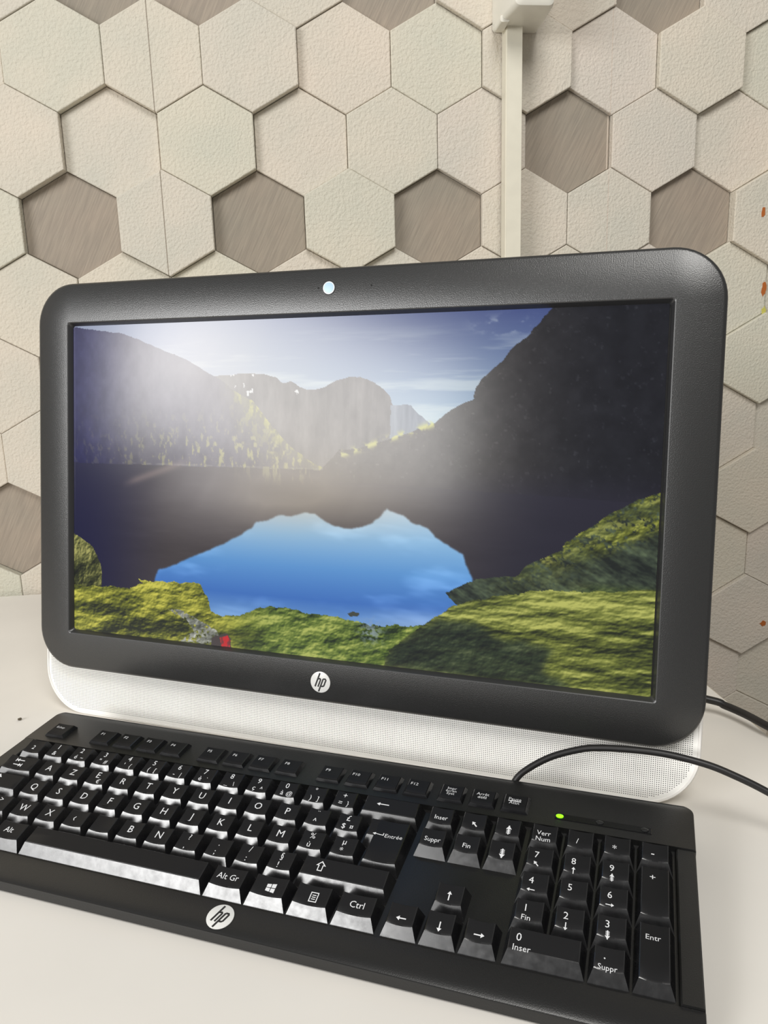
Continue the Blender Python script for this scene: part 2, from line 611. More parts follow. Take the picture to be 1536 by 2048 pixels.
def logo_meshes(R_):
    d = MB()
    ring = lambda r, y: [(r * math.cos(a), y, r * math.sin(a)) for a in [2 * math.pi * k / 40 for k in range(40)]]
    d.loft([ring(R_, 0.0), ring(R_, -0.0003), ring(R_ * 0.97, -0.0004)])
    t = MB()
    s = R_
    sk = 0.36                                     # slant
    S = lambda x, z: ((x + sk * z) * s, z * s)
    hgt = 0.97
    yf = -0.00046
    xh, xp = -0.36, 0.17
    ribbon(t, [S(xh, 0.86), S(xh, -0.46)], 0.155 * s, yf)
    ribbon(t, [S(xh + 0.02, 0.30), S(xh + 0.22, 0.335), S(xh + 0.29, 0.27), S(xh + 0.30, 0.18), S(xh + 0.30, -0.46)], 0.15 * s, yf - 0.00001)
    ribbon(t, [S(xp, 0.335), S(xp, -0.90)], 0.155 * s, yf)
    ribbon(t, [S(xp, 0.335), S(xp + 0.24, 0.335), S(xp + 0.31, 0.26), S(xp + 0.31, -0.30), S(xp + 0.24, -0.375), S(xp, -0.375)], 0.15 * s, yf - 0.00001)
    return d.mesh('logo_disc', M['logo'], 40), t.mesh('logo_letters', M['logo_dark'])


lm, lt = logo_meshes(0.0074)
lg = obj('logo', lm, pc, (-0.0013, FR, H0 - 0.1335))
lg['label'] = 'round silver hp logo'
obj('logo_letters', lt, lg)

# webcam, its indicator and the microphone hole
disc = lambda r, y, n=28: [(r * math.cos(a), y, r * math.sin(a)) for a in [2 * math.pi * k / n for k in range(n)]]
mb = MB()
mb.loft([disc(0.0047, 0.0), disc(0.0047, -0.0002), disc(0.0043, -0.0003)])
wc = obj('webcam', mb.mesh('webcam', M['logo_dark']), pc, (-0.0006, FR, H0 + 0.1357))
wc['label'] = 'round pale blue webcam window'
mb = MB()
mb.loft([disc(0.0042, -0.0002), disc(0.0042, -0.0005), disc(0.0038, -0.0006)])
obj('webcam_rim', mb.mesh('webcam_rim', M['lens_ring'], 60), wc)
mb = MB()
mb.loft([disc(0.0036, -0.0005), disc(0.0036, -0.00063), disc(0.0034, -0.00066)])
obj('lens', mb.mesh('lens', M['lens'], 60), wc)
for nm, x in (('microphone_hole', 0.0298), ('webcam_indicator', -0.0083)):
    mb = MB()
    mb.loft([disc(0.0006, 0.0, 10), disc(0.0006, -0.00015, 10)])
    obj(nm, mb.mesh(nm, M['hole']), pc, (x, FR, H0 + 0.1360))

# ------------------------------------------------------------------ the picture on the screen
POLY = {
  'leftmtn': [(0.0,0.006),(0.11,0.033),(0.19,0.089),(0.236,0.117),(0.268,0.152),(0.289,0.168),(0.309,0.188),(0.333,0.219),(0.363,0.243),(0.376,0.274),(0.395,0.311),(0.415,0.347),(0.437,0.384),(0.464,0.416),(0.489,0.434),(0.485,0.443),(-0.02,0.444),(-0.02,0.0)],
  'far': [(0.262,0.149),(0.289,0.168),(0.325,0.165),(0.352,0.162),(0.382,0.164),(0.405,0.177),(0.415,0.192),(0.431,0.187),(0.446,0.201),(0.461,0.211),(0.475,0.212),(0.49,0.205),(0.511,0.185),(0.532,0.177),(0.553,0.177),(0.571,0.189),(0.587,0.208),(0.6,0.232),(0.605,0.256),(0.618,0.338),(0.537,0.454),(0.263,0.47)],
  'far2': [(0.601,0.256),(0.608,0.256),(0.623,0.253),(0.635,0.258),(0.645,0.278),(0.657,0.293),(0.669,0.309),(0.659,0.378),(0.602,0.38)],
  'rightmtn': [(0.485,0.446),(0.517,0.383),(0.553,0.378),(0.618,0.341),(0.669,0.308),(0.681,0.29),(0.698,0.266),(0.717,0.25),(0.731,0.241),(0.734,0.21),(0.742,0.186),(0.754,0.166),(0.772,0.139),(0.789,0.101),(0.807,0.075),(0.824,0.043),(0.847,-0.006),(1.03,-0.02),(1.03,0.504),(0.485,0.472)],
  'blue': [(0.172,0.955),(0.174,0.807),(0.18,0.776),(0.218,0.752),(0.252,0.721),(0.292,0.692),(0.316,0.672),(0.343,0.648),(0.361,0.626),(0.371,0.607),(0.394,0.597),(0.412,0.581),(0.435,0.582),(0.462,0.567),(0.479,0.573),(0.494,0.591),(0.516,0.605),(0.541,0.61),(0.559,0.604),(0.576,0.588),(0.59,0.568),(0.599,0.547),(0.611,0.555),(0.627,0.562),(0.64,0.582),(0.668,0.596),(0.682,0.621),(0.705,0.645),(0.723,0.662),(0.728,0.691),(0.739,0.727),(0.742,0.911),(0.455,0.966)],
  'hillback': [(0.698,0.772),(0.71,0.757),(0.726,0.742),(0.745,0.729),(0.774,0.718),(0.803,0.712),(0.814,0.691),(0.828,0.67),(0.852,0.651),(0.867,0.635),(0.873,0.614),(0.895,0.584),(0.915,0.559),(0.931,0.533),(0.95,0.514),(0.972,0.492),(1.02,0.46),(1.02,0.785),(0.715,0.8)],
  'hill': [(0.715,0.8),(0.765,0.775),(0.796,0.761),(0.851,0.743),(0.881,0.743),(0.924,0.737),(1.03,0.714),(1.03,1.03),(0.595,1.03),(0.612,0.946),(0.629,0.918),(0.652,0.884),(0.676,0.85),(0.698,0.824)],
  'hillshade': [(0.612,0.946),(0.651,0.888),(0.69,0.85),(0.73,0.844),(0.765,0.865),(0.773,0.885),(0.829,0.888),(0.865,0.901),(0.845,0.96),(0.881,0.986),(0.911,1.026),(0.595,1.02)],
  'lrock': [(-0.019,0.676),(0.001,0.678),(0.02,0.694),(0.037,0.712),(0.052,0.748),(0.062,0.803),(0.06,0.866),(-0.02,0.877)],
  'lgrass': [(-0.02,0.848),(0.06,0.845),(0.087,0.841),(0.118,0.846),(0.15,0.819),(0.138,0.809),(0.171,0.814),(0.21,0.812),(0.252,0.803),(0.266,0.812),(0.277,0.839),(0.285,0.883),(0.293,0.902),(0.341,0.897),(0.373,0.869),(0.4,0.854),(0.434,0.856),(0.46,0.868),(0.501,0.867),(0.545,0.875),(0.574,0.885),(0.602,0.884),(0.622,0.876),(0.667,0.868),(0.62,1.03),(-0.02,1.037)],
  'path': [(0.202,0.893),(0.235,0.899),(0.277,0.931),(0.302,0.959),(0.295,0.996),(0.266,0.994),(0.226,0.99),(0.256,0.959),(0.24,0.927)],
  'pack': [(0.297,0.967),(0.319,0.954),(0.327,0.971),(0.327,1.003),(0.286,1.007),(0.289,0.975)],
  'packred': [(0.305,0.971),(0.32,0.96),(0.326,0.975),(0.325,0.997),(0.309,0.998)],
  'stone': [(0.537,0.856),(0.545,0.848),(0.557,0.852),(0.556,0.861),(0.542,0.864)],
}
PW, PH = 800, 450
nrng = np.random.default_rng(3)


def vnoise(x, y, seed):
    """smooth value noise on arrays"""
    t = np.random.default_rng(seed).random((256, 256))
    xi, yi = np.floor(x).astype(int), np.floor(y).astype(int)
    fx, fy = x - xi, y - yi
    fx, fy = fx * fx * (3 - 2 * fx), fy * fy * (3 - 2 * fy)
    g = lambda a, b: t[a & 255, b & 255]
    return ((g(xi, yi) * (1 - fx) + g(xi + 1, yi) * fx) * (1 - fy) + (g(xi, yi + 1) * (1 - fx) + g(xi + 1, yi + 1) * fx) * fy)


def fbm(x, y, seed, octv=4):
    s, a, tot = 0, 1.0, 0
    for k in range(octv):
        s = s + a * vnoise(x * 2 ** k, y * 2 ** k, seed + k)
        tot += a
        a *= 0.55
    return s / tot


def inpoly(u, v, pts):
    r = np.zeros(u.shape, bool)
    n = len(pts)
    for i in range(n):
        (x1, y1), (x2, y2) = pts[i], pts[(i + 1) % n]
        if y1 == y2:
            continue
        c = ((y1 > v) != (y2 > v)) & (u < (x2 - x1) * (v - y1) / (y2 - y1) + x1)
        r ^= c
    return r


def paint():
    u, v = np.meshgrid((np.arange(PW) + 0.5) / PW, (np.arange(PH) + 0.5) / PH)
    A = 16 / 9.0
    ux = u * A
    c3 = lambda *c: np.array(c, float)
    img = np.zeros((PH, PW, 3))
    w1, w2 = fbm(ux * 40, v * 40, 11) - 0.5, fbm(ux * 40, v * 40, 21) - 0.5
    uw, vw = u + w1 * 0.010, v + w2 * 0.018
    us, vs_ = u + w1 * 0.004, v + w2 * 0.007

    def mixto(mask, col, a=1.0):
        m = (mask * a)[..., None] if not np.isscalar(mask) else mask
        img[:] = img * (1 - m) + np.asarray(col) * m

    sm = lambda x, a, b: np.clip((x - a) / (b - a), 0, 1) ** 2 * (3 - 2 * np.clip((x - a) / (b - a), 0, 1))
    # sky
    t = np.clip(v / 0.30, 0, 1)[..., None]
    sky = c3(62, 76, 128) * (1 - t) + c3(150, 178, 198) * t
    side = sm(u, 0.85, 0.25)[..., None]
    sky = sky * (1 - 0.62 * side) + c3(178, 186, 200) * 0.62 * side
    streak = sm(fbm(ux * 3.0 + v * 2, v * 34, 31, 5), 0.47, 0.75)[..., None] * sm(v, 0.02, 0.12)[..., None]
    sky = sky * (1 - 0.5 * streak) + c3(206, 216, 214) * 0.5 * streak
    img[:] = sky
    cl = sm(fbm(ux * 26, v * 40, 37), 0.5, 0.7) * np.exp(-((u - 0.775) / 0.035) ** 2 - ((v - 0.045) / 0.02) ** 2)
    mixto(cl, c3(190, 200, 205))
    # far mountains
    rock = fbm(ux * 22, v * 14, 41)[..., None]
    strt = fbm(ux * 60, v * 9, 43)[..., None]
    f = inpoly(us, vs_, POLY['far'])
    mixto(f, c3(96, 92, 92) + (rock - 0.5) * 46 + (strt - 0.5) * 34)
    snow = (fbm(ux * 70, v * 60, 47) > 0.74) & f & (v < 0.23) & (u < 0.45)
    mixto(snow.astype(float), c3(206, 210, 214))
    f2 = inpoly(us, vs_, POLY['far2'])
    mixto(f2, c3(120, 128, 142) + (strt - 0.5) * 60)
    # lake, dark reflections
    lake = v > 0.437
    lk = c3(66, 60, 62) + (fbm(ux * 6, v * 30, 51)[..., None] - 0.5) * 16
    lk = lk * (1 - sm(u, 0.22, 0.0)[..., None]) + c3(20, 20, 58) * sm(u, 0.22, 0.0)[..., None]
    lk = lk * (1 - 0.75 * sm(u, 0.62, 0.85)[..., None]) + c3(26, 26, 44) * 0.75 * sm(u, 0.62, 0.85)[..., None]
    img[lake] = lk[lake]
    # right mountain and its dark reflection
    r_ = inpoly(us, vs_, POLY['rightmtn'])
    d = sm(u, 0.62, 0.95)[..., None]
    rm = c3(70, 64, 60) * (1 - d) + c3(22, 23, 30) * d
    rm = rm + (fbm(ux * 30, v * 30, 55)[..., None] - 0.5) * (18 + 8 * (1 - d))
    rm = rm + sm(fbm(ux * 90, v * 90, 57), 0.66, 0.85)[..., None] * 18
    bl = sm(v, 0.40, 0.52)[..., None]
    mixto(r_.astype(float), rm * (1 - bl * 0.85) + lk * bl * 0.85)
    gedge = np.exp(-((v - (0.378 + (u - 0.553) * -0.60)) / 0.010) ** 2) * ((u > 0.52) & (u < 0.672)) * sm(fbm(ux * 50, v * 60, 59), 0.42, 0.6)
    mixto(gedge, c3(190, 190, 96), 0.9)
    # left mountain
    l_ = inpoly(us, vs_, POLY['leftmtn'])
    d = sm(u, 0.16, 0.0)[..., None]
    lmn = c3(78, 74, 86) * (1 - d) + c3(20, 20, 74) * d
    lmn = lmn + (fbm(ux * 34, v * 22, 61)[..., None] - 0.5) * 34
    mixto(l_.astype(float), lmn)
    # sunlit flank and tufts
    edge = 0.168 + (u - 0.289) * 1.33
    flank = np.exp(-np.clip(v - edge, 0, None) / 0.06) * sm(u, 0.29, 0.36) * l_
    tuft = sm(fbm(ux * 80, v * 42, 65), 0.47, 0.66)
    mixto(np.clip(flank * 0.85, 0, 1) * (0.35 + 0.65 * tuft), c3(172, 170, 74))
    low = sm(v, 0.24, 0.42) * l_ * sm(fbm(ux * 95, v * 48, 67), 0.56, 0.72) * (0.25 + 0.75 * sm(u, 0.05, 0.3))
    mixto(low, c3(176, 172, 96), 0.75)
    refl = ((v > 0.437) & (v < 0.50)) * sm(fbm(ux * 85, v * 20, 69), 0.55, 0.72) * np.exp(-((u - 0.42) / 0.06) ** 2) * sm(v, 0.50, 0.445)
    mixto(refl, c3(150, 146, 96), 0.8)
    shore = np.exp(-((v - 0.440) / 0.0022) ** 2) * (u < 0.49) * (u > 0.1) * 0.35 * sm(fbm(ux * 60, v * 3, 171, 3), 0.4, 0.65)
    mixto(shore, c3(168, 168, 150))
    # pale streak of a path along the left shore
    pth = np.exp(-((v - (0.50 - (u - 0.12) * 0.60)) / 0.012) ** 2) * sm(u, 0.10, 0.14) * sm(u, 0.26, 0.20)
    mixto(pth, c3(150, 128, 120), 0.45)
    # sky mirrored in the lake
    q = inpoly(us, vs_, POLY['blue']).astype(float)
    for _ in range(2):
        q = (q + np.roll(q, 1, 0) + np.roll(q, -1, 0) + np.roll(q, 1, 1) + np.roll(q, -1, 1)) / 5
    t = np.clip((v - 0.56) / 0.34, 0, 1)
    stops = [(0, c3(178, 206, 226)), (0.22, c3(134, 182, 222)), (0.5, c3(88, 146, 208)), (0.78, c3(62, 112, 188)), (1.0, c3(112, 154, 204))]
    bc = np.zeros_like(img)
    for k in range(3):
        bc[..., k] = np.interp(t, [s[0] for s in stops], [s[1][k] for s in stops])
    cloud = sm(fbm(ux * 4 + v * 3, v * 14 - u * 3, 71, 4), 0.45, 0.8)[..., None]
    bc = bc + cloud * 34
    sh = sm(v, 0.80, 0.89)[..., None] * sm(u, 0.52, 0.68)[..., None]
    bc = bc * (1 - 0.5 * sh) + c3(176, 194, 222) * 0.5 * sh
    mixto(q, bc)
    # grass: relief noise lit from the upper left
    blade = fbm(ux * 160 + v * 40, v * 60, 87, 2)
    fine = fbm(ux * 110, v * 120, 81, 3)

    def turf(seed, fx, fy, dark, mid, light, gain=1.0, octv=6):
        h = fbm(ux * fx, v * fy, seed, octv)
        gy, gx = np.gradient(h)
        lit = (gx * 0.9 + gy * 1.0)
        lit = lit / (np.std(lit) + 1e-9)
        broad = fbm(ux * fx * 0.35, v * fy * 0.45, seed + 40, 3) - 0.5
        t_ = np.clip(0.48 + gain * (0.17 * lit + 1.1 * broad), 0, 1)[..., None]
        return np.where(t_ < 0.5, dark + (mid - dark) * t_ * 2, mid + (light - mid) * (t_ - 0.5) * 2)

    gl = turf(301, 15, 30, c3(30, 36, 24), c3(112, 116, 40), c3(206, 200, 84), 1.15)
    g2 = turf(321, 22, 42, c3(28, 42, 24), c3(92, 112, 46), c3(176, 184, 96), 1.05)
    green = sm(u, 0.27, 0.42)[..., None]
    gl = gl * (1 - green) + g2 * green
    m = inpoly(uw, vw, POLY['lrock'])
    mixto(m.astype(float), turf(341, 26, 22, c3(20, 24, 18), c3(66, 70, 36), c3(168, 164, 96), 1.2))
    m = inpoly(uw, vw, POLY['lgrass'])
    mixto(m.astype(float), gl)
    m = inpoly(uw, vw, POLY['path'])
    mixto(m.astype(float) * sm(fine, 0.30, 0.45), turf(361, 30, 40, c3(70, 74, 66), c3(140, 142, 132), c3(206, 208, 200), 1.0))
    mixto(inpoly(us, vs_, POLY['stone']).astype(float), c3(66, 70, 62))
    # pebbly shore
    peb = np.exp(-((u - 0.578) / 0.02) ** 2 - ((v - 0.905) / 0.03) ** 2) * sm(fine, 0.45, 0.6)
    mixto(peb, c3(150, 164, 178), 0.8)
    # hill on the far right, shaded slope with lit crests
    m = inpoly(uw * 0.3 + us * 0.7, vw * 0.3 + vs_ * 0.7, POLY['hillback'])
    top = np.interp(u, [0.698, 0.745, 0.803, 0.828, 0.867, 0.895, 0.931, 0.972, 1.02], [0.772, 0.729, 0.712, 0.67, 0.635, 0.584, 0.533, 0.492, 0.46])
    lit = np.exp(-np.clip(v - top, 0, None) / 0.045) * sm(u, 0.72, 0.9)
    un, vn = u * A * 0.8 + v * 0.6, v * 0.8 - u * A * 0.6
    sl_ = fbm(un * 8, vn * 30, 381, 5)
    gy, gx = np.gradient(sl_)
    lt_ = (gx * 0.8 + gy)
    lt_ = lt_ / np.std(lt_)
    shade_ = np.clip(0.42 + 0.16 * lt_ + 1.2 * (sl_ - 0.5), 0, 1)[..., None]
    hb = c3(26, 32, 30) + shade_ * c3(62, 70, 48)
    crest = turf(383, 26, 40, c3(34, 40, 20), c3(104, 110, 40), c3(196, 196, 92), 1.1)
    band = np.clip(lit + 0.8 * np.exp(-((v - (0.60 - (u - 0.94) * 0.9)) / 0.028) ** 2) * sm(u, 0.86, 0.95), 0, 1) * sm(fine, 0.28, 0.5)
    hb = hb * (1 - band[..., None]) + crest * band[..., None]
    low_ = sm(v, 0.70, 0.75) * sm(u, 0.86, 0.93)
    hb = hb * (1 - 0.7 * low_[..., None]) + g2 * 0.7 * low_[..., None]
    mixto(m.astype(float), hb)
    # mossy hill in front
    m = inpoly(uw, vw, POLY['hill'])
    hl = turf(401, 13, 40, c3(34, 40, 24), c3(102, 110, 48), c3(186, 188, 100), 1.1)
    mixto(m.astype(float), hl)
    q = inpoly(uw, vw, POLY['hillshade']).astype(float)
    for _ in range(6):
        q = (q + np.roll(q, 2, 0) + np.roll(q, -2, 0) + np.roll(q, 2, 1) + np.roll(q, -2, 1)) / 5
    mixto(q * m, turf(421, 24, 40, c3(18, 24, 26), c3(44, 56, 42), c3(96, 106, 78), 1.0), 0.85)
    # rucksack
    mixto(inpoly(us, vs_, POLY['pack']).astype(float), c3(70, 62, 62))
    mixto(inpoly(us, vs_, POLY['packred']).astype(float) * (sm(blade, 0.3, 0.5) * 0.6 + 0.4), c3(196, 40, 46))
    # pale haze painted in: the picture's sunbeams and window glare on the glass
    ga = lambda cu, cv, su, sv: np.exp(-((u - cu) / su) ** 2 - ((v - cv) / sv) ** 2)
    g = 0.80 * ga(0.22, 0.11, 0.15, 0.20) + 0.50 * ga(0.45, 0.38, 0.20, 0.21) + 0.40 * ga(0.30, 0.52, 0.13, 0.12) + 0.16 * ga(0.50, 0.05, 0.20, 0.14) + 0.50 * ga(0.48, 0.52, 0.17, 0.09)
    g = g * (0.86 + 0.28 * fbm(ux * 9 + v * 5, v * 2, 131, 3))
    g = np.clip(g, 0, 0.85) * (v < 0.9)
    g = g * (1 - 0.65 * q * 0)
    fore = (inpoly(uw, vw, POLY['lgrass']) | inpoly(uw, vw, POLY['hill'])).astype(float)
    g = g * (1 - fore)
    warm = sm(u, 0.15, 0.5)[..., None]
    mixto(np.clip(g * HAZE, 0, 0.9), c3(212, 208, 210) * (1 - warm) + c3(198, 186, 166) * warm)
    return np.clip(img, 0, 255)


HAZE = 0.72  # strength of the painted sunbeams and screen glare
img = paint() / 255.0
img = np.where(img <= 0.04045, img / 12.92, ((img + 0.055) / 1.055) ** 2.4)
SHX, SHZ = 0.21535, 0.11826
# a fine sheet, one small face for each dot of the display, coloured face corner by face corner
xs = np.linspace(-SHX, SHX, PW)
zs = np.linspace(SHZ, -SHZ, PH)
vx, vz = np.meshgrid(xs, zs)
vert = np.stack([vx, np.zeros_like(vx), vz + H0], -1).reshape(-1, 3)
ii = np.arange(PW * PH).reshape(PH, PW)
quads = np.stack([ii[:-1, :-1], ii[1:, :-1], ii[1:, 1:], ii[:-1, 1:]], -1).reshape(-1, 4)
sm_ = bpy.data.meshes.new('screen')
sm_.vertices.add(PW * PH)
sm_.vertices.foreach_set('co', vert.ravel())
sm_.loops.add(quads.size)
sm_.loops.foreach_set('vertex_index', quads.ravel())
sm_.polygons.add(len(quads))
sm_.polygons.foreach_set('loop_start', np.arange(0, quads.size, 4))
sm_.update(calc_edges=True)
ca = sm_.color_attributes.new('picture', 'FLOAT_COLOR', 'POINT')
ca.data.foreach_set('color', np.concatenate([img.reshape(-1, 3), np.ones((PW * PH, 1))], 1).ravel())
m, N, L, P = new_mat('lcd_picture')
at = N.new('ShaderNodeAttribute')
at.attribute_name = 'picture'
P.inputs['Base Color'].default_value = (0.006, 0.006, 0.007, 1)
P.inputs['Roughness'].default_value = 0.18
P.inputs['Specular IOR Level'].default_value = 0.32
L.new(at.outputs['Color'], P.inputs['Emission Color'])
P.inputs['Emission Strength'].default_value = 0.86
sm_.materials.append(m)
scr = obj('screen', sm_, pc)
scr['label'] = 'lit screen with a mountain lake and green hills'
mb = MB()                                                   # dark border of the panel around the picture
yb_ = 0.0004
mb.loft([[(x, yb_, z) for x, z in rrect(0.2200, H0 - 0.1215, H0 + 0.1215, 0.001, 2)],
         [(x, yb_, z) for x, z in rrect(0.2140, H0 - 0.1175, H0 + 0.1175, 0.001, 2)]], cap0=False, cap1=False)
obj('panel_border', mb.mesh('panel_border', M['hole']), pc)

# power lead leaving the back of the computer to the right (parts of it rest on the desk edge)
inv = mw.inverted()
W = lambda x, y, z: inv @ Vector((x, y, CAMZ + z))
pts = [W(0.10, 0.600, -0.235), W(0.17, 0.590, -0.262), W(0.235, 0.560, -0.272), W(0.300, 0.521, -0.2762), W(0.3115, 0.5135, -0.2790), W(0.319, 0.4985, -0.2795),
       W(0.3245, 0.4820, -0.2800), W(0.338, 0.455, -0.283), W(0.352, 0.430, -0.300), W(0.358, 0.420, -0.36), W(0.358, 0.42, -0.5), W(0.362, 0.44, -0.8), W(0.37, 0.6, -1.02)]
pl = obj('power_lead', tube(pts, 0.0029, M['cable'], 'power_lead'), pc)
pl['label'] = 'black power lead'

# ------------------------------------------------------------------ keyboard
U = 0.01905
KYAW, KT = -0.4414186, 0.0608396
KO = Vector((-0.1971814, 0.5209415, CAMZ - 0.2663430))
kc = Vector((KO.x, KO.y, DESK))
kmw = Matrix.Translation(kc) @ Matrix.Rotation(KYAW, 4, 'Z')
kb = thing('keyboard', 'black wired keyboard with white legends in front of the computer', 'keyboard', kmw)
KZ = KO.z - DESK
CT, ST = math.cos(KT), math.sin(KT)


def K(c, r, h):
    """key column, key row (both in key pitches) and height over the key-top plane to keyboard space"""
    return Vector((c * U, -r * U * CT - h * ST, KZ - r * U * ST + h * CT))


def K_at_z(c, r, z):
    p = K(c, r, 0)
    p.z = z
    return p


XL, XR = -0.60, 22.75
BACK, FRONT = -2.55, 5.47
LIPZ = 0.0066


def top_z(r):
    if r <= -0.62:
        h = -0.0052
        return K(0, r, h).z
    if r <= 4.56:
        return K(0, r, -0.0084).z
    z0 = K(0, 4.56, -0.0074).z
    t = (r - 4.56) / (FRONT - 4.56)
    return z0 + (LIPZ - z0) * (0.35 * t + 0.65 * t * t)


rad = 0.30                                                    # corner radius in pitches
rows = []
for k in range(7):
    a = math.radians(90 * k / 6)
    rows.append((BACK + rad * (1 - math.cos(a)), rad * (1 - math.sin(a))))
rows += [(-0.625, 0.0), (-0.615, 0.0), (4.555, 0.0), (4.565, 0.0), (4.75, 0), (4.95, 0), (5.1, 0)]
for k in range(7):
    a = math.radians(90 * (6 - k) / 6)
    rows.append((FRONT - rad * (1 - math.cos(a)), rad * (1 - math.sin(a))))
rings = []
for n_, (r, ins) in enumerate(rows):
    z = top_z(r)
    if n_ == 0 or n_ == len(rows) - 1:
        z -= 0.0010
    y = K(0, r, -0.006).y
    l, rr = (XL + ins) * U, (XR - ins) * U
    e = 0.0010
    rings.append([(l, y, 0.0012), (l, y, z - e), (l + e * 0.3, y, z - e * 0.3), (l + e, y, z), (rr - e, y, z), (rr - e * 0.3, y, z - e * 0.3), (rr, y, z - e), (rr, y, 0.0012)])
mb = MB()
mb.loft(rings)
obj('case', mb.mesh('case', M['case'], 35), kb)
for c_, r_ in ((0.6, -2.0), (21.6, -2.0), (0.6, 5.0), (21.6, 5.0)):
    mb = MB()
    p = K(c_, r_, 0)
    mb.box(p.x - 0.008, p.x + 0.008, p.y - 0.004, p.y + 0.004, 0.0, 0.0013)
    obj('rubber_foot', mb.mesh('rubber_foot', M['cable']), kb)
# right-hand strip beside the number pad, level with the lip
mb = MB()
s_ = []
for r in (-0.60, 4.56):
    s_.append([K(22.22, r, -0.0090), K(22.22, r, -0.0066), K(22.26, r, -0.0060), K(22.70, r, -0.0060), K(22.735, r, -0.0066), K(22.735, r, -0.0090)])
mb.loft(s_)
obj('side_strip', mb.mesh('side_strip', M['case']), kb)
mb = MB()
s_ = []
for r in (-0.62, 4.56):
    s_.append([K(-0.58, r, -0.0090), K(-0.58, r, -0.0058), K(-0.54, r, -0.0052), K(-0.06, r, -0.0052), K(-0.03, r, -0.0058), K(-0.03, r, -0.0090)])
mb.loft(s_)
obj('side_strip', mb.mesh('side_strip', M['case']), kb)

# text: built-in font, flattened to a mesh once per string
_tc = {}


def text_geo(s):
    if s not in _tc:
        cu = bpy.data.curves.new('legend_text', 'FONT')
        cu.body = s
        cu.align_x = 'CENTER'
        cu.size = 1.0
        cu.offset = 0.0
        cu.resolution_u = 2
        cu.space_line = 0.85
        ob = bpy.data.objects.new('legend_text', cu)
        COL.objects.link(ob)
        dg = bpy.context.evaluated_depsgraph_get()
        me = bpy.data.meshes.new_from_object(ob.evaluated_get(dg))
        v = [(p.co.x, p.co.y) for p in me.vertices]
        f = [tuple(p.vertices) for p in me.polygons]
        bpy.data.objects.remove(ob)
        bpy.data.curves.remove(cu)
        bpy.data.meshes.remove(me)
        _tc[s] = (v, f)
    return _tc[s]


